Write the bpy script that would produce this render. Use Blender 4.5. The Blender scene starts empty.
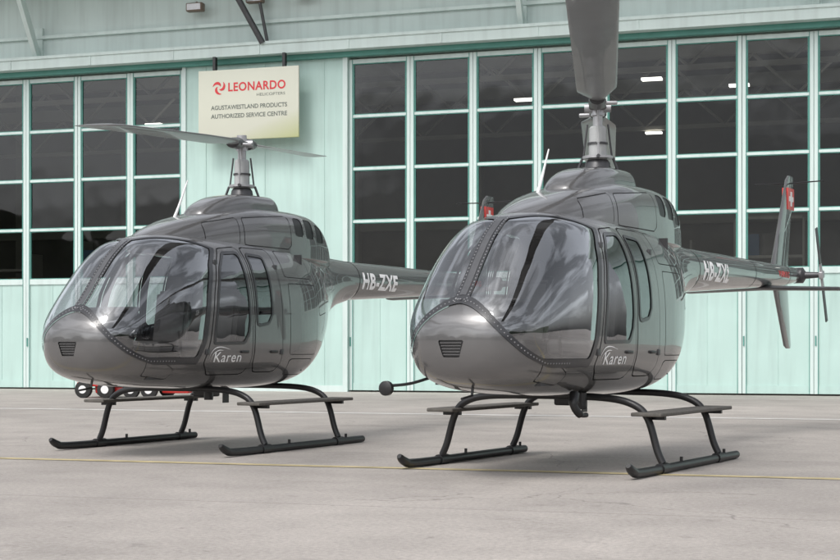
import bpy, math, random, bmesh
import numpy as np
from mathutils import Vector, Matrix
random.seed(4); np.random.seed(4)
scene=bpy.context.scene
COL=scene.collection
R=math.radians
# ------------------------------------------------------------------ materials
def newmat(name):
    m=bpy.data.materials.new(name); m.use_nodes=True
    nt=m.node_tree; b=nt.nodes.get('Principled BSDF'); return m,nt,b
def pm(name,col,rough=.5,metal=0,coat=0,noise=0,nscale=3,bump=0,bscale=40,coatr=.03,spec=.5,emit=0,streak=0):
    m,nt,b=newmat(name)
    b.inputs['Base Color'].default_value=(*col,1); b.inputs['Roughness'].default_value=rough
    b.inputs['Metallic'].default_value=metal; b.inputs['Coat Weight'].default_value=coat
    b.inputs['Coat Roughness'].default_value=coatr; b.inputs['Specular IOR Level'].default_value=spec
    if emit:
        b.inputs['Emission Color'].default_value=(*col,1); b.inputs['Emission Strength'].default_value=emit
    tc=nt.nodes.new('ShaderNodeTexCoord')
    if noise:
        n=nt.nodes.new('ShaderNodeTexNoise'); n.inputs['Scale'].default_value=nscale; n.inputs['Detail'].default_value=8
        nt.links.new(tc.outputs['Object'],n.inputs['Vector'])
        r=nt.nodes.new('ShaderNodeMapRange'); r.inputs[1].default_value=.3; r.inputs[2].default_value=.7
        r.inputs[3].default_value=1-noise; r.inputs[4].default_value=1+noise
        nt.links.new(n.outputs['Fac'],r.inputs[0]); fac=r.outputs[0]
        if streak:
            mp=nt.nodes.new('ShaderNodeMapping'); mp.inputs['Scale'].default_value=(5,5,.35); nt.links.new(tc.outputs['Object'],mp.inputs[0])
            n2=nt.nodes.new('ShaderNodeTexNoise'); n2.inputs['Scale'].default_value=1; n2.inputs['Detail'].default_value=6; nt.links.new(mp.outputs[0],n2.inputs['Vector'])
            r2=nt.nodes.new('ShaderNodeMapRange'); r2.inputs[1].default_value=.45; r2.inputs[2].default_value=.75; r2.inputs[3].default_value=1; r2.inputs[4].default_value=1-streak; nt.links.new(n2.outputs['Fac'],r2.inputs[0])
            mm=nt.nodes.new('ShaderNodeMath'); mm.operation='MULTIPLY'; nt.links.new(fac,mm.inputs[0]); nt.links.new(r2.outputs[0],mm.inputs[1]); fac=mm.outputs[0]
        mx=nt.nodes.new('ShaderNodeVectorMath'); mx.operation='SCALE'; mx.inputs[0].default_value=col
        nt.links.new(fac,mx.inputs['Scale']); nt.links.new(mx.outputs[0],b.inputs['Base Color'])
    if bump:
        n=nt.nodes.new('ShaderNodeTexNoise'); n.inputs['Scale'].default_value=bscale; n.inputs['Detail'].default_value=4
        nt.links.new(tc.outputs['Object'],n.inputs['Vector'])
        bp=nt.nodes.new('ShaderNodeBump'); bp.inputs['Strength'].default_value=bump; bp.inputs['Distance'].default_value=.01
        nt.links.new(n.outputs['Fac'],bp.inputs['Height']); nt.links.new(bp.outputs[0],b.inputs['Normal'])
    return m
PAINT=pm('grey_paint',(.138,.136,.137),.27,.4,1,.05,2.5,.06,3,coatr=.012)
SEAM=pm('seam',(.012,.012,.013),.7)
BLACK=pm('black_paint',(.011,.011,.012),.42,0,.1,.15,8)
TAUPE=pm('taupe_grip',(.105,.098,.088),.85,0,0,.2,30)
LINING=pm('cabin_lining',(.06,.06,.062),.8,0,0,.1,10)
LEATHER=pm('seat_leather',(.055,.052,.05),.55,0,0,.15,12)
BLADE=pm('blade_grey',(.17,.175,.18),.42,.1,.2,.08,3)
METAL=pm('bare_metal',(.42,.42,.43),.38,.6,0,.1,20)
SLEEVE=pm('sleeve_grey',(.40,.41,.41),.45,.1,.2,.08,8)
DMETAL=pm('dark_metal',(.08,.08,.084),.42,.5,0,.15,20)
WHITE=pm('white_lettering',(.93,.93,.93),.5)
WHITEP=pm('white_paint',(.75,.75,.75),.4,0,.3)
RED=pm('red_paint',(.55,.03,.025),.4,0,.3,.08,10)
RUBBER=pm('rubber',(.02,.02,.02),.8,0,0,.2,20)
MINT=pm('mint_paint',(.465,.63,.585),.5,0,0,.06,.7,.05,3,streak=.13)
MINTL=pm('light_mint_paint',(.60,.705,.68),.5,0,0,.05,.8,.05,3,streak=.13)
MINTU=pm('upper_wall_paint',(.56,.66,.64),.6,0,0,.07,.5,.05,3,streak=.15)
TEAL=pm('teal_edge',(.08,.26,.22),.5,0,0,.1,3)
RIVET=pm('rivet_metal',(.24,.24,.25),.35,.6)
FRAMEM=pm('dark_frame',(.028,.029,.033),.33,0,.35,.1,20)
POSTM=pm('post_grey',(.085,.086,.092),.33,.3,.5,.1,20)
def M(nt,op,a,b_=None,c=None):
    n=nt.nodes.new('ShaderNodeMath'); n.operation=op
    for i,v in enumerate((a,b_,c)):
        if v is None: continue
        if isinstance(v,(int,float)): n.inputs[i].default_value=v
        else: nt.links.new(v,n.inputs[i])
    return n.outputs[0]
def glassmat(name,tint,gain,base=.04,rough=.01,col=(.95,.97,1),bump=0,bs=1.2,dist=.05,pw=2.6):
    m,nt,b=newmat(name); nt.nodes.remove(b)
    out=[n for n in nt.nodes if n.type=='OUTPUT_MATERIAL'][0]
    tr=nt.nodes.new('ShaderNodeBsdfTransparent'); tr.inputs[0].default_value=(*tint,1)
    gl=nt.nodes.new('ShaderNodeBsdfGlossy'); gl.inputs['Roughness'].default_value=rough; gl.inputs[0].default_value=(*col,1)
    fr=nt.nodes.new('ShaderNodeLayerWeight'); fr.inputs['Blend'].default_value=.5
    mr=nt.nodes.new('ShaderNodeMath'); mr.operation='POWER'; mr.inputs[1].default_value=pw
    mm=nt.nodes.new('ShaderNodeMath'); mm.operation='MULTIPLY_ADD'; mm.inputs[1].default_value=gain; mm.inputs[2].default_value=base; mm.use_clamp=True
    nt.links.new(fr.outputs['Facing'],mr.inputs[0]); nt.links.new(mr.outputs[0],mm.inputs[0])
    mix=nt.nodes.new('ShaderNodeMixShader'); nt.links.new(mm.outputs[0],mix.inputs[0])
    nt.links.new(tr.outputs[0],mix.inputs[1]); nt.links.new(gl.outputs[0],mix.inputs[2]); nt.links.new(mix.outputs[0],out.inputs[0])
    if bump:
        tc=nt.nodes.new('ShaderNodeTexCoord'); n=nt.nodes.new('ShaderNodeTexNoise'); n.inputs['Scale'].default_value=bs; n.inputs['Detail'].default_value=1
        nt.links.new(tc.outputs['Object'],n.inputs['Vector'])
        bp=nt.nodes.new('ShaderNodeBump'); bp.inputs['Strength'].default_value=bump; bp.inputs['Distance'].default_value=dist
        nt.links.new(n.outputs['Fac'],bp.inputs['Height']); nt.links.new(bp.outputs[0],gl.inputs['Normal'])
    return m
GLASS=glassmat('canopy_glass',(.80,.81,.82),.75,.17,.004,bump=.14,bs=1.3,pw=2.0)
DGLASS=glassmat('door_glass',(.52,.53,.54),.7,.07,.004,bump=.15,bs=2.0,pw=2.2)
HGLASS=glassmat('hangar_glass',(.47,.48,.47),.35,.035,.02,bump=.2)
# ------------------------------------------------------------------ mesh helpers
def link(o): COL.objects.link(o); return o
def mk(name,V,F,mat,parent=None,smooth=False,normals=None,mats=None,midx=None,loc=None):
    V=np.asarray(V,float)
    me=bpy.data.meshes.new(name); me.from_pydata(V.tolist(),[],[tuple(map(int,f)) for f in F]); 
    for m in (mats or [mat]): me.materials.append(m)
    if midx is not None: me.polygons.foreach_set('material_index',midx)
    if smooth: me.polygons.foreach_set('use_smooth',[True]*len(me.polygons))
    me.update()
    if normals is not None: me.normals_split_custom_set_from_vertices([tuple(n) for n in normals])
    o=link(bpy.data.objects.new(name,me))
    if parent: o.parent=parent
    if loc: o.location=loc
    return o
def compact(V,N,F,off=0):
    F=np.asarray(F,int)
    if len(F)==0: return np.zeros((0,3)),np.zeros((0,3)),F
    ids,inv=np.unique(F,return_inverse=True); inv=inv.reshape(F.shape)
    return V[ids]+N[ids]*off,N[ids],inv
def mkp(name,V,N,F,mat,parent,off=0):
    v,n,f=compact(V,N,F,off)
    return mk(name,v,f,mat,parent,True,n)
class MB:
    def __init__(s): s.V=[];s.F=[];s.M=[]
    def add(s,V,F,m=0):
        o=len(s.V); s.V+= [tuple(v) for v in V]; s.F+=[tuple(i+o for i in f) for f in F]; s.M+=[m]*len(F)
    def box(s,x0,x1,y0,y1,z0,z1,m=0,bev=0):
        if bev:
            bm=bmesh.new(); bmesh.ops.create_cube(bm,size=1)
            for v in bm.verts: v.co=Vector(((x0+x1)/2+v.co.x*(x1-x0),(y0+y1)/2+v.co.y*(y1-y0),(z0+z1)/2+v.co.z*(z1-z0)))
            bmesh.ops.bevel(bm,geom=bm.edges[:],offset=bev,segments=3,affect='EDGES',profile=.5)
            bm.verts.index_update(); s.add([v.co[:] for v in bm.verts],[[v.index for v in f.verts] for f in bm.faces],m); bm.free(); return
        V=[(x0,y0,z0),(x1,y0,z0),(x1,y1,z0),(x0,y1,z0),(x0,y0,z1),(x1,y0,z1),(x1,y1,z1),(x0,y1,z1)]
        s.add(V,[(0,3,2,1),(4,5,6,7),(0,1,5,4),(1,2,6,5),(2,3,7,6),(3,0,4,7)],m)
    def tube(s,P,r,m=0,seg=14,sx=1,caps=True):
        P=[Vector(p) for p in P]; n=len(P)
        rr=r if isinstance(r,(list,tuple)) else [r]*n
        T=[(P[min(i+1,n-1)]-P[max(i-1,0)]).normalized() for i in range(n)]
        ref=Vector((0,0,1)) if abs(T[0].z)<.9 else Vector((1,0,0))
        a=T[0].cross(ref).normalized(); V=[]
        for i in range(n):
            a=(a-T[i]*a.dot(T[i])).normalized(); b=T[i].cross(a)
            for k in range(seg):
                t=2*math.pi*k/seg; V.append(P[i]+(a*math.cos(t)*sx+b*math.sin(t))*rr[i])
        F=[]
        for i in range(n-1):
            for k in range(seg):
                k2=(k+1)%seg; F.append((i*seg+k,i*seg+k2,(i+1)*seg+k2,(i+1)*seg+k))
        if caps: F.append(tuple(range(seg))[::-1]); F.append(tuple((n-1)*seg+k for k in range(seg)))
        s.add(V,F,m)
    def obj(s,name,mats,parent=None,smooth=True,loc=None,ang=35):
        if not isinstance(mats,(list,tuple)): mats=[mats]
        o=mk(name,s.V,s.F,None,parent,False,None,mats,s.M,loc)
        if smooth:
            me=o.data; me.polygons.foreach_set('use_smooth',[True]*len(me.polygons))
            me.set_sharp_from_angle(angle=R(ang))
        return o
def recalc(o):
    bm=bmesh.new(); bm.from_mesh(o.data); bmesh.ops.recalc_face_normals(bm,faces=bm.faces); bm.to_mesh(o.data); bm.free()
def curvept(P,n=8):
    P=[Vector(p) for p in P]; out=[]
    for i in range(len(P)-1):
        p0=P[max(i-1,0)];p1=P[i];p2=P[i+1];p3=P[min(i+2,len(P)-1)]
        for k in range(n):
            t=k/n; out.append(.5*((2*p1)+(p2-p0)*t+(2*p0-5*p1+4*p2-p3)*t*t+(3*p1-p0-3*p2+p3)*t**3))
    out.append(P[-1]); return out
def empty(name,loc=(0,0,0),rz=0,parent=None):
    e=link(bpy.data.objects.new(name,None)); e.location=loc; e.rotation_euler=(0,0,rz); e.empty_display_size=.3
    if parent: e.parent=parent
    return e
def textmesh(body,size,off=0,shear=0,align='LEFT',spacing=1,sub=0):
    cu=bpy.data.curves.new('txt','FONT'); cu.body=body; cu.size=size; cu.offset=off; cu.shear=shear; cu.align_x=align; cu.space_character=spacing; cu.resolution_u=4
    ob=bpy.data.objects.new('txt',cu); link(ob); dg=bpy.context.evaluated_depsgraph_get()
    me=bpy.data.meshes.new_from_object(ob.evaluated_get(dg)); bpy.data.objects.remove(ob)
    bm=bmesh.new(); bm.from_mesh(me); bmesh.ops.triangulate(bm,faces=bm.faces[:])
    for _ in range(sub):
        es=[e for e in bm.edges if e.calc_length()>.035]
        if es: bmesh.ops.subdivide_edges(bm,edges=es,cuts=1); bmesh.ops.triangulate(bm,faces=bm.faces[:])
    bm.verts.index_update()
    V=np.array([v.co[:] for v in bm.verts]); F=[[v.index for v in f.verts] for f in bm.faces]; bm.free(); bpy.data.meshes.remove(me)
    return V,F
# ------------------------------------------------------------------ surface tools
def pchip(xs,ys,xq):
    xs=np.array(xs,float);ys=np.array(ys,float); h=np.diff(xs); d=np.diff(ys)/h; m=np.zeros(len(xs))
    for i in range(1,len(xs)-1):
        if d[i-1]*d[i]>0:
            w1=2*h[i]+h[i-1]; w2=h[i]+2*h[i-1]; m[i]=(w1+w2)/(w1/d[i-1]+w2/d[i])
    m[0]=d[0]; m[-1]=d[-1]
    i=np.clip(np.searchsorted(xs,xq)-1,0,len(h)-1); t=(xq-xs[i])/h[i]
    return (1+2*t)*(1-t)**2*ys[i]+t*(1-t)**2*h[i]*m[i]+t*t*(3-2*t)*ys[i+1]+t*t*(t-1)*h[i]*m[i+1]
class Loft:
    def __init__(s,rows,sub=10,ring=144):
        A=np.array(rows,float); d=np.sqrt(((np.diff(A[:,:5],axis=0))**2).sum(1)); u=np.concatenate([[0],np.cumsum(d)])
        uq=np.concatenate([np.linspace(u[i],u[i+1],sub,endpoint=False) for i in range(len(u)-1)]+[[u[-1]]])
        s.T=np.stack([pchip(u,A[:,k],uq) for k in range(A.shape[1])],1)
        n=len(uq); ph=np.linspace(0,2*np.pi,ring,endpoint=False)
        c,sn=np.cos(ph),np.sin(ph); V=np.zeros((n,ring,3))
        for i,(x,zt,zb,zm,w,nu,nl) in enumerate(s.T):
            e=np.where(sn>=0,2/nu,2/nl); hz=np.where(sn>=0,zt-zm,zm-zb)
            V[i,:,0]=x; V[i,:,1]=w*np.sign(c)*np.abs(c)**e; V[i,:,2]=zm+hz*np.sign(sn)*np.abs(sn)**e
        s.V=V.reshape(-1,3); F=[]
        for i in range(n-1):
            a=i*ring+np.arange(ring); b=i*ring+(np.arange(ring)+1)%ring
            F.append(np.stack([a,a+ring,b+ring],1)); F.append(np.stack([a,b+ring,b],1))
        F.append(np.stack([np.zeros(ring-2,int),np.arange(1,ring-1),np.arange(2,ring)],1))
        o=(n-1)*ring
        F.append(np.stack([np.full(ring-2,o),o+np.arange(2,ring),o+np.arange(1,ring-1)],1))
        s.F=np.concatenate(F); 
        fn=np.cross(s.V[s.F[:,1]]-s.V[s.F[:,0]],s.V[s.F[:,2]]-s.V[s.F[:,0]]); N=np.zeros_like(s.V)
        for k in range(3): np.add.at(N,s.F[:,k],fn)
        N/= (np.linalg.norm(N,axis=1,keepdims=True)+1e-12)
        cen=np.array([s.V[:,0].mean(),0,s.V[:,2].mean()])
        if ((s.V-cen)*N).sum()<0: N=-N; s.F=s.F[:,::-1]
        s.N=N
    def y(s,x,z):
        T=s.T[np.argsort(s.T[:,0])]; g=lambda k:np.interp(x,T[:,0],T[:,k])
        zt,zb,zm,w,nu,nl=[g(k) for k in range(1,7)]
        q=np.where(z>zm,(z-zm)/(zt-zm),(zm-z)/(zm-zb)); n=np.where(z>zm,nu,nl)
        return w*np.clip(1-np.clip(q,0,1)**n,0,1)**(1/n)
    def ztop(s,x,y):
        T=s.T[np.argsort(s.T[:,0])]; g=lambda k:np.interp(x,T[:,0],T[:,k])
        zt,zb,zm,w,nu,nl=[g(k) for k in range(1,7)]
        return zm+(zt-zm)*np.clip(1-np.clip(np.abs(y)/w,0,1)**nu,0,1)**(1/nu)
def split(V,N,F,g):
    gv=g(V); s=gv>0; fs=s[F]; c=fs.sum(1)
    pos=[F[c==3]]; neg=[F[c==0]]; mixed=F[(c>0)&(c<3)]
    nv=[];nn=[];cache={};base=len(V);P=[];Q=[]
    def cut(a,b):
        k=(min(a,b),max(a,b))
        if k not in cache:
            a,b=k; t=gv[a]/(gv[a]-gv[b]); t=min(max(t,.001),.999)
            nv.append(V[a]*(1-t)+V[b]*t); q=N[a]*(1-t)+N[b]*t; nn.append(q/(np.linalg.norm(q)+1e-12)); cache[k]=base+len(nv)-1
        return cache[k]
    for tri in mixed.tolist():
        k=[s[i] for i in tri]; tgt=sum(k)==1
        i0=k.index(True) if tgt else k.index(False)
        a,b,c2=tri[i0],tri[(i0+1)%3],tri[(i0+2)%3]
        p,q=cut(a,b),cut(a,c2)
        one=[(a,p,q)]; two=[(p,b,c2),(p,c2,q)]
        if tgt: P+=one;Q+=two
        else: P+=two;Q+=one
    if nv: V=np.vstack([V,nv]); N=np.vstack([N,nn])
    fp=np.vstack([pos[0]]+([np.array(P)] if P else [])); fn=np.vstack([neg[0]]+([np.array(Q)] if Q else []))
    return V,N,fp,fn
def sdpoly(px,py,poly,r=0):
    P=np.array(poly,float)
    if r:
        n=len(P); Q=[]
        ar=sum(P[i][0]*P[(i+1)%n][1]-P[(i+1)%n][0]*P[i][1] for i in range(n)); sg=1 if ar>0 else -1
        for i in range(n):
            e1=P[i]-P[i-1]; e2=P[(i+1)%n]-P[i]; n1=sg*np.array([-e1[1],e1[0]])/np.linalg.norm(e1); n2=sg*np.array([-e2[1],e2[0]])/np.linalg.norm(e2)
            b=n1+n2; Q.append(P[i]+b*r/(1+n1@n2))
        P=np.array(Q)
    d=np.full(px.shape,1e9); ins=np.zeros(px.shape,bool); n=len(P)
    for i in range(n):
        a=P[i];b=P[(i+1)%n]; e=b-a; wx=px-a[0]; wy=py-a[1]; t=np.clip((wx*e[0]+wy*e[1])/(e@e),0,1)
        d=np.minimum(d,(wx-e[0]*t)**2+(wy-e[1]*t)**2)
        cond=((a[1]<=py)&(b[1]>py))|((b[1]<=py)&(a[1]>py))
        xi=a[0]+(py-a[1])/(b[1]-a[1])*e[0] if b[1]!=a[1] else np.full(px.shape,1e9)
        ins^=cond&(px<xi)
    d=np.sqrt(d); return np.where(ins,d,-d)+r
# ------------------------------------------------------------------ HELICOPTER
DZ=.08
BODY=Loft([
 (2.955,1.11,1.06,1.09,.03,2.1,2.1),(2.945,1.20,.96,1.09,.17,2.1,2.2),(2.91,1.28,.86,1.09,.31,2.2,2.5),(2.84,1.37,.775,1.09,.42,2.25,2.7),
 (2.7,1.52,.71,1.10,.53,2.25,2.9),(2.5,1.76,.665,1.12,.605,2.25,3.0),(2.3,1.97,.64,1.14,.655,2.3,3.1),(2.1,2.11,.62,1.16,.69,2.4,3.1),
 (1.85,2.20,.605,1.18,.72,2.5,3.1),(1.5,2.25,.59,1.2,.74,2.65,3.1),(1.0,2.27,.58,1.2,.755,2.8,3.1),(.4,2.28,.575,1.2,.76,2.8,3.1),
 (-.1,2.27,.585,1.22,.75,2.8,3.0),(-.5,2.26,.63,1.28,.705,2.7,2.8),(-.82,2.25,.72,1.38,.62,2.6,2.6),(-1.1,2.23,.87,1.5,.51,2.4,2.4),
 (-1.35,2.20,1.08,1.66,.385,2.2,2.1),(-1.6,2.18,1.33,1.79,.30,2.1,2),(-1.95,2.165,1.54,1.865,.265,2,2),(-2.3,2.15,1.63,1.89,.25,2,2)])
COWL=Loft([
 (1.95,2.15,2.0,2.05,.05,2.2,2),(1.85,2.21,2.0,2.06,.18,2.4,2),(1.55,2.33,2.0,2.08,.33,2.8,2),(1.1,2.46,2.0,2.08,.43,3.4,2),(.6,2.56,2.0,2.08,.48,3.8,2),
 (.1,2.62,2.0,2.08,.51,4,2),(-.5,2.635,2.0,2.08,.52,4,2),(-.85,2.62,2.0,2.08,.50,4,2),(-1.1,2.56,2.0,2.08,.46,3.6,2),(-1.32,2.44,2.0,2.08,.39,3,2),
 (-1.52,2.28,2.0,2.05,.28,2.5,2),(-1.7,2.1,1.98,2.02,.14,2,2)],sub=8,ring=128)
def zlow(y):
    a=np.abs(y); return np.maximum(1.375-.53*(a/.6)**1.75,.855)
def g_wind(V):
    x,y,z=V.T; A=np.interp(z,[.86,1.1,1.6,1.9,2.08],[1.80,1.68,1.58,1.46,1.30])
    xb=A+(2.02-A)*np.clip(1-(y/.54)**2,0,1)
    return np.minimum((z-zlow(y))*.8,(x-xb)*.9)
FD=[(1.69,.86),(1.61,1.12),(1.52,1.6),(1.40,1.9),(1.25,2.08),(.88,2.12),(.87,.86),(.95,.74),(1.55,.74)]
FW=[(1.575,1.05),(1.535,1.3),(1.475,1.6),(1.375,1.865),(1.225,2.045),(.925,2.07),(.905,1.23),(1.015,1.06)]
RD=[(.84,2.12),(.30,2.12),(.28,.86),(.36,.76),(.76,.76),(.83,.86)]
RW=[(.805,2.06),(.475,2.04),(.475,1.39),(.555,1.28),(.805,1.24)]
def side(poly,r,sgn):
    def f(V):
        x,y,z=V.T; return np.where(sgn*y>.2,sdpoly(x,z,poly,r),-1)
    return f
def boom_r(x): return np.interp(x,[-7.05,-6.4,-2.0],[.10,.14,.262])
def fin(name,secs,parent,mat,axis):
    V=[];nseg=24
    for le,te,sp,of,th in secs:
        c=le-te
        for k in range(nseg):
            a=2*math.pi*k/nseg; u=.5+.5*math.cos(a); t=th*.5*math.sin(a)*(.35+.65*math.sqrt(max(u,0))); x=te+c*u
            V.append((x,of+t,sp) if axis=='z' else (x,sp,of+t))
    F=[]
    for i in range(len(secs)-1):
        for k in range(nseg): k2=(k+1)%nseg; F.append((i*nseg+k,i*nseg+k2,(i+1)*nseg+k2,(i+1)*nseg+k))
    F.append(tuple(range(nseg))); F.append(tuple((len(secs)-1)*nseg+k for k in range(nseg)))
    mb=MB(); mb.add(V,F); o=mb.obj(name,mat,parent,True,None,40); recalc(o); return o
def slant_box(x,y,w,z0,z1,t):
    bm=bmesh.new(); bmesh.ops.create_cube(bm,size=1)
    for v in bm.verts:
        zz=z0+(v.co.z+.5)*(z1-z0); v.co=Vector((x-(zz-z0)*.16+v.co.x*t+.06,y+v.co.y*2*w,zz))
    bmesh.ops.bevel(bm,geom=bm.edges[:],offset=.04,segments=3,affect='EDGES'); bm.verts.index_update()
    r=([v.co[:] for v in bm.verts],[[v.index for v in f.verts] for f in bm.faces]); bm.free(); return r
def rivets():
    pts=[]
    xs=np.linspace(2.93,2.02,900)
    for sg in (1,-1):
        y=.05*sg; z=BODY.ztop(xs,y); ok=z>1.375; P=np.stack([xs,np.full_like(xs,y),z],1)[ok]
        d=np.concatenate([[0],np.cumsum(np.linalg.norm(np.diff(P,axis=0),axis=1))])
        for s in np.arange(.02,d[-1],.038): pts.append([np.interp(s,d,P[:,k]) for k in range(3)])
    for sg in (1,-1):
        L=[]
        xg=np.linspace(1.84,2.95,700)
        for y in np.linspace(.0,.66,200):
            z=float(zlow(y))+.035; yy=BODY.y(xg,np.full_like(xg,z)); i=np.where(yy>=y)[0]
            if len(i): L.append((xg[i[-1]],sg*y,z))
        P=np.array(L); d=np.concatenate([[0],np.cumsum(np.linalg.norm(np.diff(P,axis=0),axis=1))])
        for s in np.arange(.06,d[-1],.038): pts.append([np.interp(s,d,P[:,k]) for k in range(3)])
    return pts
def build_heli(root):
    B=BODY; V,N,F=B.V,B.N,B.F
    frames=[]
    V,N,W,rest=split(V,N,F,g_wind)
    V,N,G,fr=split(V,N,W,lambda V:g_wind(V)-.056); frames.append(compact(V,N,fr,.009)+(0,))
    V,N,Gp,r2=split(V,N,G,lambda V:V[:,1]-.066); V,N,Gs,mid=split(V,N,r2,lambda V:-V[:,1]-.066)
    V,N,cen,edg=split(V,N,mid,lambda V:.030-np.abs(V[:,1]))
    frames.append(compact(V,N,edg,.009)+(0,)); frames.append(compact(V,N,cen,.013)+(1,))
    for GG in (Gp,Gs):
        v,n,f=compact(V,N,GG); d=np.minimum(g_wind(v)-.056,np.abs(v[:,1])-.066).clip(0,.22)/.22
        bulge=.028*np.sin(d*np.pi/2); v=v+n*bulge[:,None]
        fnn=np.cross(v[f[:,1]]-v[f[:,0]],v[f[:,2]]-v[f[:,0]]); nn=np.zeros_like(v)
        for k in range(3): np.add.at(nn,f[:,k],fnn)
        nn/=np.linalg.norm(nn,axis=1,keepdims=True)+1e-12; nn=nn*np.sign((nn*n).sum(1,keepdims=True)); nn=nn*.6+n*.4; nn/=np.linalg.norm(nn,axis=1,keepdims=True)
        mk('windshield',v,f,GLASS,root,True,nn)
    vp=[(-.14,1.08),(-.095,.94),(.055,.94),(.10,1.08)]
    V,N,vent,rest=split(V,N,rest,lambda V:np.where(V[:,0]>2.6,sdpoly(V[:,1],V[:,2],vp,.012),-1))
    nv=mkp('nose_vent',V,N,vent,BLACK,root,-.01)
    for k in range(5):
        mb=MB(); z=.958+k*.024; xs=float(np.interp(z,[.9,1.09],[2.925,2.955])); mb.box(xs-.03,xs+.002,-.095-.006*k,.055+.006*k,z,z+.008); mb.obj('vent_slat',PAINT,nv)
    shell=[]
    for sg in (1,-1):
        for D,Wn,nm in ((FD,FW,'front_door'),(RD,RW,'rear_door')):
            g=side(D,.06,sg)
            V,N,a,rest=split(V,N,rest,lambda V:g(V)+.006)
            V,N,door,seam=split(V,N,a,lambda V:g(V)-.006)
            gw=side(Wn,.04,sg)
            V,N,win,panel=split(V,N,door,gw)
            V,N,gl,wf=split(V,N,win,lambda V:gw(V)-.032)
            d=mkp(nm,V,N,panel,PAINT,root,.002); shell.append(compact(V,N,panel,-.02))
            mkp('door_seam',V,N,seam,SEAM,root,-.004)
            mkp('door_window',V,N,gl,DGLASS,d); mkp('window_frame',V,N,wf,FRAMEM,d,.008)
            mb=MB(); hx=1.02 if nm=='front_door' else .46; hz=.98; yy=float(B.y(hx,hz))*sg
            mb.box(hx-.07,hx+.07,yy-.012,yy+.022,hz-.014,hz+.014,0,.01); mb.obj('door_handle',BLACK,d)
            for hz in (.98,1.92):
                hx=1.66 if nm=='front_door' else .30
                if nm=='front_door' and hz>1.5: hx=1.40
                yy=float(B.y(hx,hz))*sg; mb=MB(); mb.box(hx-.03,hx+.03,yy-.01,yy+.012,hz-.03,hz+.03,0,.006); mb.obj('door_hinge',DMETAL,d)
    for sg in (1,-1):
        for poly in ([(.12,1.75),(-.55,1.75),(-.55,.95),(.12,.95)],[(.10,.9),(-.5,.9),(-.45,.72),(.10,.72)],[(-.62,2.05),(-.95,2.03),(-.95,1.45),(-.62,1.4)],[(.16,2.12),(-.45,2.12),(-.45,1.82),(.16,1.82)],[(2.5,.98),(2.1,.80),(2.1,.70),(2.45,.74)]):
            g=side(poly,.03,sg)
            V,N,a,rest=split(V,N,rest,lambda V:g(V)+.004); V,N,inn,seam=split(V,N,a,lambda V:g(V)-.004)
            mkp('access_panel',V,N,inn,PAINT,root,.001); mkp('panel_seam',V,N,seam,SEAM,root,-.003)
    mkp('fuselage',V,N,rest,PAINT,root)
    V2,N2,ck,_=split(V,N,rest,lambda V:V[:,0]+.35); shell.append(compact(V2,N2,ck,-.02))
    vs=[];fs=[];o=0
    for v,n,f in shell: vs.append(v);fs.append(f+o);o+=len(v)
    mk('cabin_lining',np.vstack(vs),np.vstack(fs),LINING,root,True)
    vs=[];ns=[];fs=[];mi=[];o=0
    for v,n,f,m_ in frames: vs.append(v);ns.append(n);fs.append(f+o);mi+=[m_]*len(f);o+=len(v)
    fs=[tuple(t) for t in np.vstack(fs)]; vs=np.vstack(vs); ns=np.vstack(ns)
    Vb,Nb=BODY.V,BODY.N; RV=[];RN=[]
    for p in rivets():
        p=np.array(p); i=np.argmin(((Vb-p)**2).sum(1)); n=Nb[i]; a=np.cross(n,[0,1,0.3]); a/=np.linalg.norm(a); b2=np.cross(n,a); r=.0078; base=len(vs)+len(RV)
        for k in range(6):
            t=math.pi*k/3; q=a*math.cos(t)+b2*math.sin(t); RV.append(p+n*.009+q*r); RN.append((n*.4+q)/np.linalg.norm(n*.4+q))
        RV.append(p+n*.015); RN.append(n)
        for k in range(6): fs.append((base+k,base+(k+1)%6,base+6)); mi.append(2)
    vs=np.vstack([vs,RV]); ns=np.vstack([ns,RN])
    mk('windshield_frame',vs,fs,None,root,True,ns,[FRAMEM,POSTM,RIVET],mi)
    V,N,rest=COWL.V,COWL.N,COWL.F
    for sg in (1,-1):
        for poly in ([(-.36,2.54),(-.54,2.54),(-.54,2.32),(-.36,2.32)],[(-.60,2.54),(-.78,2.53),(-.78,2.31),(-.60,2.31)],[(-.86,2.50),(-1.06,2.46),(-1.06,2.28),(-.86,2.28)]):
            g=side(poly,.02,sg); V,N,a,rest=split(V,N,rest,g); mkp('engine_louvre',V,N,a,BLACK,root,-.006)
        for poly in ([(.62,2.46),(-.27,2.55),(-.27,2.16),(.62,2.16)],[(1.25,2.36),(.70,2.46),(.70,2.16),(1.25,2.16)]):
            g=side(poly,.03,sg); V,N,a,rest=split(V,N,rest,lambda V:g(V)+.005); V,N,inn,seam=split(V,N,a,lambda V:g(V)-.005)
            mkp('cowling_panel',V,N,inn,PAINT,root,.001); mkp('panel_seam',V,N,seam,SEAM,root,-.003)
    mkp('engine_cowling',V,N,rest,PAINT,root)
    mb=MB(); mb.tube(curvept([(-1.1,.0,2.35),(-1.35,0,2.44),(-1.55,0,2.46)],5),[.10]*11,seg=20); mb.obj('exhaust_pipe',DMETAL,root)
    L=Loft([(.98,2.44,2.35,2.4,.06,2.4,2),(.92,2.54,2.35,2.41,.15,2.8,2),(.74,2.65,2.35,2.41,.22,3.4,2),(.45,2.74,2.35,2.41,.26,4,2),(.1,2.785,2.35,2.41,.28,4.5,2),(-.3,2.79,2.35,2.41,.28,4.5,2),(-.45,2.76,2.35,2.41,.24,3.5,2),(-.55,2.68,2.35,2.41,.16,2.6,2),(-.6,2.58,2.35,2.4,.06,2,2)],6,80)
    mkp('mast_fairing',L.V,L.N,L.F,PAINT,root)
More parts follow.
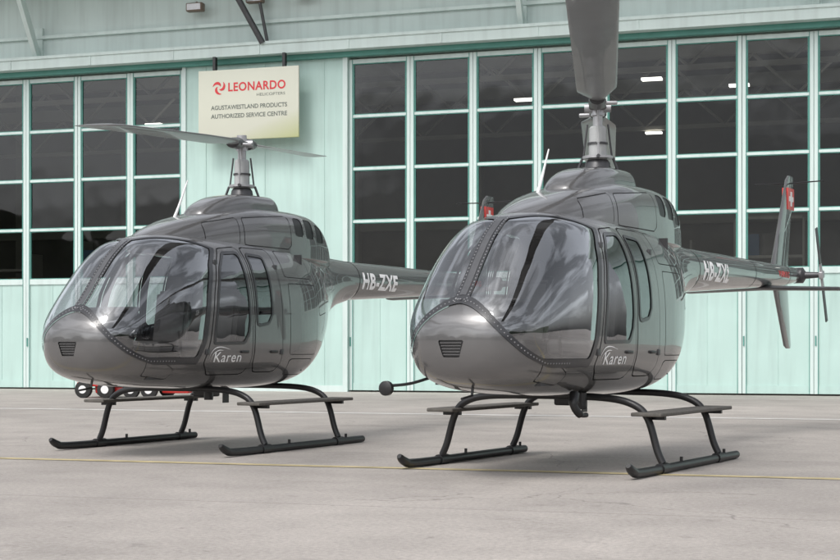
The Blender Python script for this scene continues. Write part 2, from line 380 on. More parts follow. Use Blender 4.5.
    mb=MB(); xs=np.linspace(-1.9,-7.05,14); rs=boom_r(xs); zc=2.15-rs
    mb.tube([(x,0,z) for x,z in zip(xs,zc)],list(map(float,rs)),seg=40)
    bo=mb.obj('tail_boom',PAINT,root)
    for x in (-2.32,-4.6,-6.3):
        mb=MB(); r=float(boom_r(x)); mb.tube([(x,0,2.15-r),(x-.012,0,2.15-r)],r+.002,seg=40,caps=False); mb.obj('boom_joint',SEAM,bo)
    vf=fin('vertical_fin',[(-6.78,-7.0,1.02,-.06,.03),(-6.68,-7.02,1.06,-.06,.06),(-6.1,-6.85,1.95,-.06,.10),(-6.05,-6.85,2.1,-.06,.10),(-6.75,-7.14,3.36,-.06,.06),(-6.86,-7.12,3.43,-.06,.03)],root,PAINT,'z')
    fin('horizontal_stabilizer',[(-5.35,-5.72,-1.03,1.78,.03),(-5.28,-5.76,-1.0,1.78,.06),(-5.25,-5.78,0,1.81,.075),(-5.28,-5.76,1.0,1.78,.06),(-5.35,-5.72,1.03,1.78,.03)],root,DMETAL,'y')
    mb=MB(); mb.box(-5.72,-5.3,-.06,.06,1.81,1.95,0,.02); mb.obj('stabilizer_mount',DMETAL,root)
    x0,z0,s=-6.89,3.10,.15; mb=MB(); yf=-.018
    mb.box(x0-s,x0+s,-.102,yf,z0-s,z0+s,0); mb.box(x0-.10,x0+.10,-.106,yf+.004,z0-.034,z0+.034,1); mb.box(x0-.034,x0+.034,-.107,yf+.005,z0-.10,z0+.10,1)
    mb.obj('national_flag_marking',[RED,WHITEP],vf,False)
    mb=MB(); mb.tube([(-6.6,-.45,3.3),(-6.9,-.06,3.32),(-6.6,.5,3.3)],.010,seg=6); mb.obj('whisker_antenna',BLACK,root)
    mb=MB(); mb.tube([(-6.98,-.1,2.04),(-6.98,.12,2.04),(-6.98,.16,2.04),(-6.98,.40,2.04)],[.11,.11,.05,.035],seg=18); mb.obj('tail_gearbox',DMETAL,root)
    mb=MB(); mb.box(-.07,.07,-.03,.03,-.05,.05,1,.012)
    for sg in (1,-1):
        a,b=(.05,.16) if sg>0 else (-.16,-.05); mb.box(-.035,.035,-.014,.014,a,b,1)
        a,b=(.16,.66) if sg>0 else (-.66,-.16); mb.box(-.06,.06,-.009,.009,a,b,0,.007)
    tr=mb.obj('tail_rotor',[DMETAL,METAL],root,True,(-6.98,.38,2.04)); tr.rotation_euler=(R(4),R(12),R(4))
    for sg in (1,-1):
        yc=1.14 if sg>0 else -1.06; xr=-.83 if sg>0 else -.56
        mb=MB(); mb.tube(curvept([(2.02,yc,.125-DZ),(1.92,yc,.07-DZ),(1.72,yc,.045-DZ),(.6,yc,.042-DZ),(xr,yc,.042-DZ)],6),[.022,.028,.032,.036,.038]+[.040]*19+[.038],seg=16)
        sk=mb.obj('skid',BLACK,root)
        for x in (1.22,-.28):
            mb=MB(); mb.tube([(x-.08,yc,.045-DZ),(x+.08,yc,.045-DZ)],.050,seg=16); mb.obj('skid_clamp',BLACK,sk)
        for x,h in ((.75,.12),(-.45,.12)):
            mb=MB(); mb.tube([(x,yc,.06-DZ),(x,yc,h-DZ)],.015,seg=8); mb.obj('wheel_stud',BLACK,sk)
        yb=yc-sg*.08; xb=-.52 if sg>0 else -.45
        mb=MB(); mb.box(xb,1.42,yb-.14,yb+.14,.422,.456,0,.010); sb=mb.obj('step_board',[TAUPE],root)
        for x in (1.15,-.38):
            mb=MB(); mb.box(x-.02,x+.02,yb-.10,yb+.08,.385,.42,0); mb.obj('step_bracket',BLACK,sb,False)
    for x in (1.22,-.28):
        P=curvept([(x,-1.06,.09-DZ),(x,-1.01,.20-DZ),(x,-.92,.40),(x,-.80,.52),(x,-.55,.575),(x,0,.585),(x,.58,.575),(x,.86,.52),(x,1.0,.40),(x,1.09,.20-DZ),(x,1.14,.09-DZ)],6)
        mb=MB(); mb.tube(P,.033,seg=14); mb.obj('cross_tube',BLACK,root)
    mb=MB(); mb.box(.55,.8,-.1,.1,.48,.60,0,.02); mb.obj('belly_fairing',BLACK,root)
    mb=MB(); mb.box(.25,.36,-.006,.006,.40,.60,0); mb.obj('belly_antenna',BLACK,root,False)
    mb=MB(); mb.tube([(1.05,.3,.6),(1.05,.3,.46)],.05,seg=14); mb.obj('landing_light',BLACK,root)
    mb=MB(); mb.tube([(1.15,-.12,2.36),(1.02,-.12,2.58),(.86,-.12,2.88)],[.022,.014,.007],seg=10); mb.obj('antenna',WHITEP,root)
    mb=MB(); mb.tube([(2.6,.0,.72),(2.62,0,.62),(2.8,0,.60)],[.014,.012,.01],seg=8); mb.obj('pitot_probe',BLACK,root)
    mb=MB(); mb.tube([(-.02,0,2.74),(-.02,0,2.84),(-.02,0,2.87)],[.14,.12,.10],seg=28,m=1)
    mb.tube([(-.02,0,2.84),(-.02,0,3.18),(-.02,0,3.20)],[.09,.085,.07],seg=28,m=2); mb.tube([(-.02,0,3.18),(-.02,0,3.40)],.048,seg=20,m=0)
    mb.tube([(-.02,0,2.88),(-.02,0,2.905)],.15,seg=28,m=0); mb.tube([(-.02,0,3.02),(-.02,0,3.04)],.10,seg=28,m=1)
    for a in (25,205,115,295):
        c,s_=math.cos(R(a)),math.sin(R(a))
        if a in (25,205):
            mb.tube([(-.02+.185*c,.185*s_,2.89),(-.02+.185*c,.185*s_,3.36)],.011,seg=8,m=0)
            mb.tube([(-.02+.185*c,.185*s_,3.02),(-.02+.185*c,.185*s_,3.18)],.018,seg=8,m=2)
            mb.tube([(-.02+.12*c,.12*s_,2.89),(-.02+.20*c,.20*s_,2.89)],.018,seg=8,m=1)
        else:
            mb.tube([(-.02+.22*c,.22*s_,2.70),(-.02+.15*c,.15*s_,2.89)],.014,seg=8,m=1)
            mb.tube([(-.02+.14*c,.14*s_,2.89),(-.02+.10*c,.10*s_,3.22)],.010,seg=8,m=1)
    mb.obj('rotor_mast',[METAL,DMETAL,SLEEVE],root)
    mb=MB(); mb.tube([(0,0,-.08),(0,0,.1)],[.07,.055],seg=20,m=1); mb.box(-.42,.42,-.085,.085,-.025,.025,0,.02)
    mb.tube([(0,-.13,0),(0,.13,0)],.045,seg=16,m=1)
    for sg in (1,-1):
        mb.tube([(sg*.28,0,0),(sg*.52,0,0)],[.068,.058],seg=16,m=0,sx=1.3)
        mb.box(min(sg*.3,sg*.38),max(sg*.3,sg*.38),min(0,sg*.19),max(0,sg*.19),-.03,.0,1,.01)
    mr=mb.obj('main_rotor',[DMETAL,METAL],root,True,(-.02,0,3.385))
    for sg in (1,-1):
        V=[];nseg=28; st=[(.42,.12,.05,0),(.6,.17,.055,2),(.95,.36,.045,6),(1.1,.37,.04,6),(2.5,.37,.038,5),(4,.37,.036,3),(5.35,.37,.034,1.5),(5.6,.34,.028,1),(5.64,.28,.012,1)]
        for r,c,th,tw in st:
            t=R(tw); dr=-.001*max(0,r-1)**2
            for k in range(nseg):
                a=2*math.pi*k/nseg; u=math.cos(a)*.5; q=math.sin(a)*.5*th*(.35+.65*math.sqrt(max(0,.5+u)))
                yy=u*c; V.append((sg*r,sg*(yy*math.cos(t)-q*math.sin(t)),yy*math.sin(t)+q*math.cos(t)+dr))
        F=[]
        for i in range(len(st)-1):
            for k in range(nseg): k2=(k+1)%nseg; F.append((i*nseg+k,i*nseg+k2,(i+1)*nseg+k2,(i+1)*nseg+k))
        F.append(tuple(range(nseg))); F.append(tuple((len(st)-1)*nseg+k for k in range(nseg)))
        mb=MB(); mb.add(V,F); mb.tube([(sg*.42,0,-.055),(sg*.42,0,.06)],.03,seg=12,m=1)
        o=mb.obj('rotor_blade',[BLADE,METAL],mr,True); recalc(o)
    mb=MB(); mb.box(-.32,2.35,-.5,.5,.70,.76,0); mb.box(-.36,-.32,-.6,.6,.76,2.1,0); mb.obj('cabin_floor',LINING,root)
    mb=MB(); mb.box(2.15,2.45,-.18,.18,.76,1.18,0,.04); mb.box(2.28,2.42,-.36,.36,1.12,1.40,0,.05); mb.box(2.268,2.28,-.3,-.03,1.17,1.37,1); mb.box(2.268,2.28,.03,.3,1.17,1.37,1)
    mb.box(2.3,2.5,-.38,.38,1.39,1.43,0,.015); mb.obj('instrument_panel',[BLACK,DMETAL],root)
    for x,ys in ((1.15,(-.33,.33)),(.2,(-.42,0,.42))):
        for y in ys:
            mb=MB(); w=.23 if x>1 else .19
            mb.box(x-.22,x+.25,y-w,y+w,.95,1.10,0,.05); mb.box(x-.2,x+.2,y-w+.05,y+w-.05,.76,.95,1)
            mb.add(*slant_box(x-.30,y,w,1.06,1.66,.11)); mb.box(x-.42,x-.32,y-.12,y+.12,1.60,1.84,0,.04)
            mb.obj('seat',[LEATHER,LINING],root)
    for y in (.33,-.33):
        mb=MB(); mb.tube([(1.55,y,.8),(1.62,y,1.2)],.016,seg=8); mb.obj('control_stick',BLACK,root)
    for sg in (1,-1):
        V,F=textmesh('Karen',.15,.001,.04,sub=2,spacing=1.08)
        px=V[:,0]*1.25; z=.875+V[:,1]; xx=1.55-px if sg>0 else .93+px
        yy=BODY.y(xx,z)+.006
        mb=MB(); mb.add(np.stack([xx,sg*yy,z],1),F)
        for (pts) in ([(0,.02),(.02,.09),(.09,.145),(.2,.155),(.34,.13)],[(.03,.0),(.06,.08),(.14,.12),(.22,.12)]):
            C=curvept([(p[0],p[1],0) for p in pts],6); n=len(C); vv=[];ff=[]
            for i,c in enumerate(C):
                h=.0055*math.sin(math.pi*(i+.6)/(n+.2))
                for dz in (-h,h):
                    ax=1.62-c.x if sg>0 else .87+c.x; az=.875+c.y+dz; vv.append((ax,sg*(float(BODY.y(ax,az))+.006),az))
            for i in range(n-1): ff.append((2*i,2*i+2,2*i+3,2*i+1))
            mb.add(vv,ff)
        mb.obj('door_logo',WHITE,root,False)
    V,F=textmesh('WARNING',.115,.004)
    mb=MB(); z=V[:,1]+1.97; x=-5.7-V[:,0]*.95; r=boom_r(x); mb.add(np.stack([x,np.sqrt(np.maximum(r**2-(z-2.15+r)**2,0))+.005,z],1),F); mb.obj('warning_marking',RED,root,False)
def registration(root,body,x0):
    for sg in (1,-1):
        V,F=textmesh(body,.285,.0105,.02,sub=1,spacing=1.16)
        V[:,0]*=.90
        z=V[:,1]+1.80; L=V[:,0].max(); x=(x0-V[:,0]) if sg>0 else (x0-L+V[:,0])
        rs=boom_r(x); zc=2.15-rs
        y=np.sqrt(np.maximum(rs**2-(z-zc)**2,0))+.006
        mb=MB(); mb.add(np.stack([x,sg*y,z],1),F); mb.obj('registration_lettering',WHITE,root,False)
H1=empty('helicopter',(1.74,14.36,DZ),R(-120)); build_heli(H1)
def copytree(o,parent):
    c=o.copy(); COL.objects.link(c)
    if parent is not None: c.parent=parent
    for ch in list(o.children): copytree(ch,c)
    return c
H2=copytree(H1,None); H2.location=(-2.07,16.88,DZ); H2.rotation_euler=(0,0,R(-117.5))
registration(H1,'HB-ZXL',-2.47); registration(H2,'HB-ZXE',-2.40)
for H,a,t in ((H1,22.6,-.5),(H2,22.7,6.3)):
    for c in H.children:
        if c.name.startswith('main_rotor'): c.rotation_euler=(0,R(t),R(a))
mb=MB(); mb.tube(curvept([(2.5,-.35,.80),(2.72,-.52,.72),(2.9,-.66,.70)],4),.013,seg=8)
mb.tube([(2.86,-.66,.68),(2.88,-.66,.68),(2.92,-.66,.68),(2.93,-.66,.68)],[.04,.062,.062,.04],seg=20)
mb.obj('mirror',BLACK,H1)
mb=MB(); mb.tube(curvept([(1.62,.48,.62),(1.68,.50,.52),(1.62,.53,.44),(1.50,.54,.43)],5),[.045]*5+[.035]*6+[.022]*5,seg=12)
mb.tube([(1.4,.45,.62),(1.4,.45,.50)],.045,seg=14)
mb.obj('belly_hook',BLACK,H1)
for H,l in ((H1,'dark grey light helicopter with rotor blade pointing ahead and round mirror'),(H2,'dark grey light helicopter with tilted rotor parked on concrete apron')):
    H['label']=l; H['category']='helicopter'; H['group']='helicopters parked on the apron'
# ------------------------------------------------------------------ HANGAR
KS=1.07
HP=(-10.9*KS,38*KS,0); HR=R(-17)
HG=empty('hangar_building',HP,HR); HG.scale=(KS,)*3; HG['label']='large mint green aircraft hangar with tall glazed folding doors'; HG['category']='hangar'
U0,U1=-16,36; ZT=8.06
L0,L1=-9.8,5.2; R0,R1=9.58,9.58+1.55*12
mb=MB()
mb.box(U0,L0,0,.3,0,ZT+.5,0); mb.box(L1,R0,0,.3,0,ZT+.5,0); mb.box(R1,U1,0,.3,0,ZT+.5,0)
mb.box(L0,L1,0,.3,ZT+.02,ZT+.5,0); mb.box(R0,R1,0,.3,ZT+.02,ZT+.5,0)
for x in (L1+.62,L1+2.2,R0-.62):
    mb.box(x,x+.022,-.012,-.001,.15,ZT,0)
mb.box(L1,L1+.1,-.045,-.001,0,ZT,1); mb.box(R0-.12,R0,-.045,-.001,0,ZT,1); mb.box(L1+.1,R0-.12,-.03,-.003,0,.15,1)
mb.obj('wall',[MINT,MINTL],HG,False)
mb=MB(); mb.box(U0,U1,0,.3,ZT+.5,11.2,0)
mb.obj('upper_wall',MINTU,HG,False)
mb=MB(); mb.box(U0,U1,-.16,-.002,ZT,ZT+.12,1); mb.box(U0,U1,-.42,-.002,ZT+.122,ZT+.40,0); mb.box(U0,U1,-.46,-.42,ZT+.36,ZT+.43,0); mb.box(U0,U1,-.10,-.002,ZT+.95,ZT+1.03,0)
x=U0+.4
while x<U1: mb.box(x,x+.06,-.435,-.42,ZT+.13,ZT+.358,0); x+=2.3
mb.obj('door_track',[MINTL,TEAL],HG,False)
mb=MB(); mb.box(U0,U1,-2.6,-.002,10.7,10.9,0); mb.box(U0,U1,-2.66,-2.6,10.6,11.2,0); mb.box(U0,U1,-2.6,30,11.2,11.4,0); mb.obj('roof',MINTU,HG,False)
for u in (-6,1.15,13.9,20.5,27):
    mb=MB(); 
    V=[(u-.06,-.003,8.5),(u+.06,-.003,8.5),(u+.06,-.22,8.5),(u-.06,-.22,8.5),(u-.06,-1.55,10.69),(u+.06,-1.55,10.69),(u+.06,-1.25,10.69),(u-.06,-1.25,10.69)]
    mb.add([V[0],V[1],V[2],V[3]]+[V[7],V[6],V[5],V[4]],[(0,1,2,3),(4,7,6,5),(0,4,5,1),(2,6,7,3),(1,5,6,2),(0,3,7,4)])
    mb.box(u-.1,u+.1,-.06,-.004,8.49,9.3,0); mb.obj('canopy_bracket',MINTL,HG,False)
mb=MB(); mb.tube([(7.55,-.46,8.45),(6.45,-1.1,10.7)],.075,seg=12); mb.obj('drain_pipe',DMETAL,HG)
mb=MB(); mb.tube([(7.62,-.30,8.45),(7.2,-.4,10.7)],.04,seg=10); mb.obj('drain_pipe',DMETAL,HG)
BROWN=pm('brown_metal',(.16,.12,.09),.5,0,0,.1,10)
for u,z in ((5.7,9.45),(7.3,9.55),(8.5,9.6)):
    mb=MB(); mb.tube([(u,-.003,z+.15),(u,-.25,z+.15)],.03,seg=8,m=0); mb.box(u-.22,u+.22,-.42,-.22,z-.09,z+.12,0,.03); mb.box(u-.18,u+.18,-.43,-.42,z-.06,z+.09,1)
    mb.obj('flood_lamp',[BROWN,METAL],HG)
W=1.55
def leaf(u,w,z):
    mb=MB(); g=.006
    x0,x1=0+g,w-g
    sw=.095
    mb.box(x0,x0+sw,.05,.14,.04,8.02,1); mb.box(x1-sw,x1,.05,.14,.04,8.02,1)
    mb.box(x0+sw,x1-sw,.06,.14,.04,.22,0); mb.box(x0+sw,x1-sw,.055,.14,2.70,2.84,1); mb.box(x0+sw,x1-sw,.055,.14,7.92,8.02,1)
    mb.box(x0+sw,x1-sw,.085,.14,.22,2.70,0)
    c=(x0+x1)/2; mb.box(c-.010,c+.010,.076,.085,.22,2.70,0)
    rows=4; h=(7.92-2.84)/rows
    for k in range(1,rows):
        zz=2.84+h*k; mb.box(x0+sw,x1-sw,.06,.13,zz-.032,zz+.032,1)
    for k in range(rows):
        a=2.84+h*k+(.032 if k else 0); b=2.84+h*(k+1)-(.032 if k<rows-1 else 0)
        mb.box(x0+sw,x0+sw+.03,.07,.12,a,b,2); mb.box(x1-sw-.03,x1-sw,.07,.12,a,b,2)
        mb.box(x0+sw+.03,x1-sw-.03,.07,.12,a,a+.02,2); mb.box(x0+sw+.03,x1-sw-.03,.07,.12,b-.02,b,2)
    mb.box(x0-.02,x0,.10,.13,.04,8.02,2); mb.box(x0+sw-.016,x0+sw,.044,.05,.04,8.02,2); mb.box(x1-sw,x1-sw+.016,.044,.05,.04,8.02,2)
    mb.box(x0+.02,x0+.05,.03,.05,1.1,1.32,2)
    o=mb.obj('hangar_door',[MINT,MINTL,TEAL],HG,False,(u,random.choice([0,.012,.02]),0))
    gm=MB()
    for k in range(rows):
        a=2.84+h*k+.03; b=2.84+h*(k+1)-.03; t=random.uniform(-.008,.008); s=random.uniform(-.008,.008)
        gm.add([(x0+sw,.10+t,a),(x1-sw,.10-t,a),(x1-sw,.10-t+s,b),(x0+sw,.10+t+s,b)],[(0,1,2,3)])
    gm.obj('window_glass',HGLASS,o,False)
for k in range(10): leaf(L0+1.5*k,1.5,0)
for k in range(12): leaf(R0+W*k,W,0)
DARKI=pm('interior_dark',(.28,.265,.24),.8,0,0,.35,.3); PALE=pm('interior_pale',(.55,.53,.48),.7,0,0,.2,.5)
mb=MB(); mb.box(U0,U1,16,16.2,0,11,0); mb.box(U0,U0+.2,.4,16,0,11,0); mb.box(U1-.2,U1,.4,16,0,11,0); mb.box(U0+.3,U1-.3,.35,15.9,.004,.02,1)
x=U0+2
while x<U1-1: mb.box(x,x+.35,15.6,15.99,.03,11,1); x+=4.5
mb.box(U0+.3,U1-.3,15.7,15.98,5.2,5.5,1)
mb.obj('interior_wall',[DARKI,PALE],HG,False)
for y in (2.5,7,12):
    mb=MB(); mb.box(U0+.3,U1-.3,y,y+.25,9.0,9.4,0)
    u=U0+1
    while u<U1-1:
        mb.tube([(u,y+.1,9.0),(u+1.2,y+.1,7.9),(u+2.4,y+.1,9.0)],.055,seg=5); u+=2.4
    mb.box(U0+.3,U1-.3,y+.05,y+.15,7.8,7.93,0); mb.obj('roof_truss',PALE,HG,False)
LAMP=pm('lamp_tube',(1,.97,.9),.5,emit=5)
for u,y in ((-10,6),(1,6),(12.5,5),(16.2,3),(18.2,4.5),(21,6),(25,5),(4,12),(15,12),(24,12)):
    mb=MB(); mb.box(u,u+.5,y,y+.25,7.7,7.75,0); mb.obj('ceiling_lamp',LAMP,HG,False)
BL=pm('interior_blue',(.1,.2,.35),.6); RU=pm('interior_rust',(.35,.15,.08),.6)
for u in (-8,-3,2,10.5,14,18,22,26):
    hh=random.uniform(3.6,5.4); ww=random.uniform(1.8,3.2); mb=MB()
    for z in np.arange(.3,hh,1.1): mb.box(u,u+ww,9,10,z,z+.08,0); 
    for xx in (u-.06,u+ww): mb.box(xx,xx+.06,9,10,.03,hh,0)
    for z in np.arange(.38,hh-.8,1.1):
        xx=u+.1
        while xx<u+ww-.6:
            q=random.uniform(.35,.6); mb.box(xx,xx+q,9.2,9.8,float(z)+.005,float(z)+random.uniform(.4,.9),random.choice([0,1,2,3])); xx+=q+.1
    mb.obj('storage_rack',[PALE,BL,RU,DARKI],HG,False)
# ------------------------------------------------------------------ SIGN
def wl(u,y,z):
    c,s=math.cos(HR),math.sin(HR); return (HP[0]+(u*c-y*s)*KS,HP[1]+(u*s+y*c)*KS,z*KS)
SG=empty('sign_board',wl(5.88,-.5,6.12),HR); SG.scale=(KS,)*3; SG['label']='cream dealer sign board with red logo lettering above hangar wall'; SG['category']='sign'
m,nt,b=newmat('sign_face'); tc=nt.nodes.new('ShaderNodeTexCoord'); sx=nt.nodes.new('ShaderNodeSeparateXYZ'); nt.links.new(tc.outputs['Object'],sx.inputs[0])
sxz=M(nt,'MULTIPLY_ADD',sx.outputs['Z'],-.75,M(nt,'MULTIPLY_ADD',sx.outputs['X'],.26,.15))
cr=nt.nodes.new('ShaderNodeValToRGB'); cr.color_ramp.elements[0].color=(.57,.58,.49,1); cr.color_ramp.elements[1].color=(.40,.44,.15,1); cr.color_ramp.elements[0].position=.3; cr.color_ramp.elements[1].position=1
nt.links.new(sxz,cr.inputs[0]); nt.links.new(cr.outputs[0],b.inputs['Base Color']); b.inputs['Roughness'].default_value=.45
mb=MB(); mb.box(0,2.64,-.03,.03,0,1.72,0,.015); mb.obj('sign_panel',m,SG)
for x in (.42,2.25):
    mb=MB(); mb.box(x-.035,x+.035,.04,.09,.2,2.05,0); mb.box(x-.035,x+.035,.09,.45,1.2,1.26,0); mb.box(x-.035,x+.035,-.035,.04,1.722,2.05,0)
    mb.obj('sign_bracket',BLACK,SG,False)
GREYT=pm('grey_lettering',(.14,.16,.14),.6); REDL=pm('red_lettering',(.58,.03,.04),.5)
def fit(body,size,x,z,mat,name,width,off=0,sp=1):
    V,F=textmesh(body,size,off,spacing=sp); V=V-[V[:,0].min(),0,0]; k=width/V[:,0].max()
    mb=MB(); mb.add(np.stack([x+V[:,0]*k,np.full(len(V),-.034),z+V[:,1]],1),F); mb.obj(name,mat,SG,False)
fit('LEONARDO',.29,.80,1.19,REDL,'logo_lettering',1.5,.007,1.08)
fit('HELICOPTERS',.095,1.55,1.04,GREYT,'logo_lettering',.74)
fit('AGUSTAWESTLAND PRODUCTS',.145,.34,.75,GREYT,'sign_lettering',2.0,.003)
fit('AUTHORIZED SERVICE CENTRE',.145,.34,.54,GREYT,'sign_lettering',2.0,.003)
mb=MB()
for j in range(3):
    vv=[];ff=[];n=14; cx,cz=.56,1.29; ph=R(120*j+20)
    for i in range(n+1):
        t=i/n; a=ph+t*R(150); rr=.03+.14*t; h=.034*math.sin(math.pi*min(1,(1-t)*1.1+.02))+.004
        for q in (-h,h): vv.append((cx+(rr+q)*math.cos(a),-.034-.0006*j,cz+(rr+q)*math.sin(a)))
    for i in range(n): ff.append((2*i,2*i+1,2*i+3,2*i+2))
    mb.add(vv,ff)
mb.obj('logo_emblem',REDL,SG,False)
# ------------------------------------------------------------------ GROUND TROLLEY
TR=empty('ground_trolley',(-6.8,33.2,0),R(-12)); TR.scale=(1.07,)*3; TR['label']='small red towing trolley with black and white wheels near hangar'; TR['category']='trolley'
mb=MB(); mb.box(-.8,.9,-.45,.45,.24,.33,0,.02); mb.box(-.5,.3,-.4,.4,.33,.46,0,.04); mb.box(-.42,.25,-.38,.38,.10,.238,0,.03); mb.tube([(.9,0,.28),(1.9,0,.2)],.04,seg=8); mb.tube([(1.8,-.2,.2),(1.8,.2,.2)],.04,seg=8); mb.box(1.0,1.6,-.2,.2,.10,.22,0,.03); mb.obj('trolley_frame',RED,TR)
for x in (-.62,-.12,.45,.85):
    for y in (-.5,.5):
        if x in (-.12,) and y>0: continue
        mb=MB(); mb.tube([(x,y-.06,.18),(x,y-.05,.18),(x,y+.05,.18),(x,y+.06,.18)],[.15,.18,.18,.15],seg=24); w=mb.obj('wheel',RUBBER,TR)
        mb=MB(); mb.tube([(x,y-.068,.18),(x,y+.068,.18)],.085,seg=18); mb.obj('rim',WHITEP,w)
# ------------------------------------------------------------------ GROUND
m,nt,b=newmat('apron_concrete'); b.inputs['Roughness'].default_value=.78
tc=nt.nodes.new('ShaderNodeTexCoord'); mp=nt.nodes.new('ShaderNodeMapping'); mp.inputs['Rotation'].default_value=(0,0,R(16)); mp.inputs['Location'].default_value=(150,.4,0); nt.links.new(tc.outputs['Object'],mp.inputs[0])
def noise(s,d=6,r=.55,st=None):
    n=nt.nodes.new('ShaderNodeTexNoise'); n.inputs['Scale'].default_value=s; n.inputs['Detail'].default_value=d; n.inputs['Roughness'].default_value=r
    nt.links.new(mp.outputs[0],n.inputs['Vector']); return n.outputs['Fac']
def mr_(f,a,b_,c,d):
    r=nt.nodes.new('ShaderNodeMapRange'); 
    for i,v in enumerate((a,b_,c,d)): r.inputs[i+1].default_value=v
    nt.links.new(f,r.inputs[0]); return r.outputs[0]
def mul(a,b_): return M(nt,'MULTIPLY',a,b_)
f=mul(mr_(noise(.12),.3,.7,.84,1.13),mr_(noise(1.1),.3,.7,.86,1.10)); f=mul(f,mr_(noise(28,8,.7),.25,.75,.70,1.24)); f=mul(f,mr_(noise(160,3,.7),.25,.75,.74,1.24))
f=mul(f,mr_(noise(.5,10,.75),.54,.70,1,.78)); f=mul(f,mr_(noise(3.3,4,.6),.62,.74,1,.78)); f=mul(f,mr_(noise(9,2,.5),.70,.74,1,.75))
nz=nt.nodes.new('ShaderNodeTexNoise'); nz.inputs['Scale'].default_value=1.5; nz.inputs['Detail'].default_value=6; nt.links.new(mp.outputs[0],nz.inputs['Vector'])
va=nt.nodes.new('ShaderNodeVectorMath'); va.operation='MULTIPLY_ADD'; va.inputs[1].default_value=(.9,.9,.9); nt.links.new(nz.outputs['Color'],va.inputs[0]); nt.links.new(mp.outputs[0],va.inputs[2])
vo=nt.nodes.new('ShaderNodeTexVoronoi'); vo.feature='DISTANCE_TO_EDGE'; vo.inputs['Scale'].default_value=.22; nt.links.new(va.outputs[0],vo.inputs['Vector'])
crk=mr_(vo.outputs['Distance'],.0,.0035,.62,1); msk=mr_(noise(.3,2,.5),.48,.56,0,1)
f=mul(f,M(nt,'SUBTRACT',1,mul(M(nt,'SUBTRACT',1,crk),msk)))
br=nt.nodes.new('ShaderNodeTexBrick'); br.offset=0; br.inputs['Scale'].default_value=1; br.inputs['Brick Width'].default_value=400; br.inputs['Row Height'].default_value=5; br.inputs['Mortar Size'].default_value=.014; br.inputs['Mortar Smooth'].default_value=.3
br.inputs['Color1'].default_value=(1,1,1,1); br.inputs['Color2'].default_value=(.94,.94,.94,1); br.inputs['Mortar'].default_value=(.68,.68,.68,1)
nt.links.new(mp.outputs[0],br.inputs['Vector'])
f=mul(f,br.outputs['Color'])
sc=nt.nodes.new('ShaderNodeVectorMath'); sc.operation='SCALE'; sc.inputs[0].default_value=(.395,.360,.332); nt.links.new(f,sc.inputs['Scale']); nt.links.new(sc.outputs[0],b.inputs['Base Color'])
bp=nt.nodes.new('ShaderNodeBump'); bp.inputs['Strength'].default_value=.4; bp.inputs['Distance'].default_value=.01; nt.links.new(noise(60,8,.7),bp.inputs['Height']); nt.links.new(bp.outputs[0],b.inputs['Normal'])
g=mk('ground',[(-500,-500,0),(500,-500,0),(500,500,0),(-500,500,0)],[(0,1,2,3)],m); g['kind']='structure'; g['label']='weathered beige grey concrete apron'
def strip(name,y,w,mat):
    n=120; V=[];F=[]
    for i in range(n+1):
        u=-30+80*i/n; 
        for q in (-w/2,w/2): p=wl(u,y+q+random.uniform(-.01,.01),.004); V.append(p)
    for i in range(n): F.append((2*i,2*i+2,2*i+3,2*i+1))
    o=mk(name,V,F,mat); o['kind']='structure'; o['label']='worn painted line on the apron'
strip('white_marking_line',-11.2,.3,pm('worn_white',(.56,.54,.52),.7,0,0,.2,3)); strip('yellow_marking_line',-21.3,.15,pm('worn_yellow',(.48,.40,.23),.7,0,0,.25,4))
V=[];F=[];n=120  # unseen ridge added behind the camera to darken the lower windshield reflections
for i in range(n+1):
    a=math.pi+math.pi*i/n; r=160; h=12+5*math.sin(i*.11)+2.5*math.sin(i*.33+1)+.8*random.random()
    V+=[(r*math.cos(a),r*math.sin(a)+20,-1),((r+12)*math.cos(a),(r+12)*math.sin(a)+20,h)]
for i in range(n): F.append((2*i,2*i+2,2*i+3,2*i+1))
h=mk('reflection_hill',V,F,pm('reflection_hill_green',(.07,.085,.06),.9,0,0,.4,.08)); h['kind']='structure'; h['label']='unseen wooded ridge added behind the camera for dark reflections'
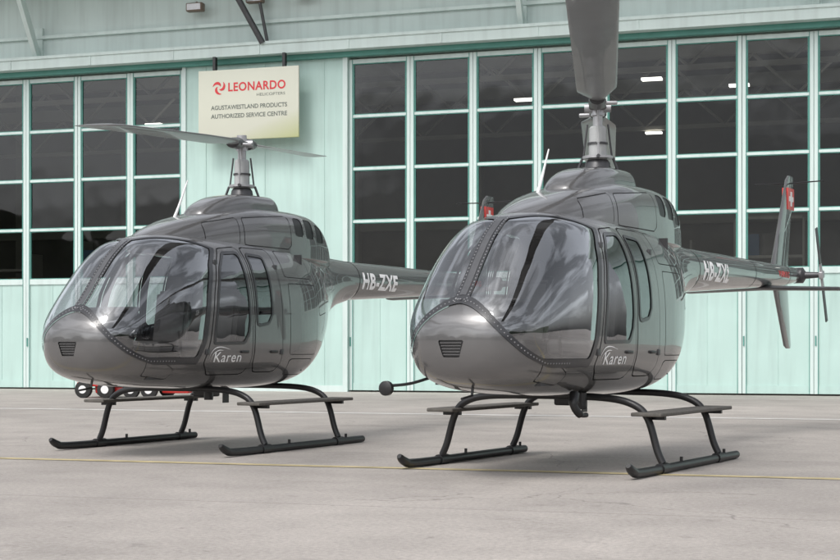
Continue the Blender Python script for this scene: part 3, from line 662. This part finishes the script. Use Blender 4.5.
# ------------------------------------------------------------------ LIGHT
w=bpy.data.worlds.new('World'); scene.world=w; w.use_nodes=True; nt=w.node_tree; bg=nt.nodes['Background']
sky=nt.nodes.new('ShaderNodeTexSky'); sky.sky_type='NISHITA'; sky.sun_disc=False; sky.sun_elevation=R(52); SR=R(215); sky.sun_rotation=SR; sky.dust_density=3; sky.air_density=1
hs=nt.nodes.new('ShaderNodeHueSaturation'); hs.inputs['Saturation'].default_value=.2; hs.inputs['Value'].default_value=1.58
nt.links.new(sky.outputs[0],hs.inputs['Color'])
tc=nt.nodes.new('ShaderNodeTexCoord'); mp=nt.nodes.new('ShaderNodeMapping'); mp.inputs['Scale'].default_value=(1,1,3.2); mp.inputs['Location'].default_value=(.4,.7,.2); nt.links.new(tc.outputs['Generated'],mp.inputs[0])
cn=nt.nodes.new('ShaderNodeTexNoise'); cn.inputs['Scale'].default_value=2.2; cn.inputs['Detail'].default_value=8; cn.inputs['Distortion'].default_value=.4; nt.links.new(mp.outputs[0],cn.inputs['Vector'])
rr=nt.nodes.new('ShaderNodeMapRange'); rr.inputs[1].default_value=.45; rr.inputs[2].default_value=.56; rr.inputs[3].default_value=.62; rr.inputs[4].default_value=1.35; nt.links.new(cn.outputs['Fac'],rr.inputs[0])
vm=nt.nodes.new('ShaderNodeVectorMath'); vm.operation='SCALE'; nt.links.new(hs.outputs[0],vm.inputs[0]); nt.links.new(rr.outputs[0],vm.inputs['Scale'])
nt.links.new(vm.outputs[0],bg.inputs[0]); bg.inputs[1].default_value=.15
sl=bpy.data.lights.new('sun','SUN'); sl.energy=1.35; sl.angle=R(18); sl.color=(1,.97,.93); so=link(bpy.data.objects.new('sun',sl))
az=SR; el=R(52); d=Vector((math.sin(az)*math.cos(el),math.cos(az)*math.cos(el),math.sin(el)))
so.rotation_euler=d.to_track_quat('Z','Y').to_euler()
scene.view_settings.view_transform='Standard'; scene.view_settings.look='None'; scene.view_settings.exposure=0
# ------------------------------------------------------------------ CAMERA
cd=bpy.data.cameras.new('camera'); cam=link(bpy.data.objects.new('camera',cd)); cam.location=(0,0,1.08); cam.rotation_euler=(R(90),0,0)
cd.sensor_width=36; cd.lens=62.57; cd.shift_y=70/840; cd.clip_end=2000; scene.camera=cam
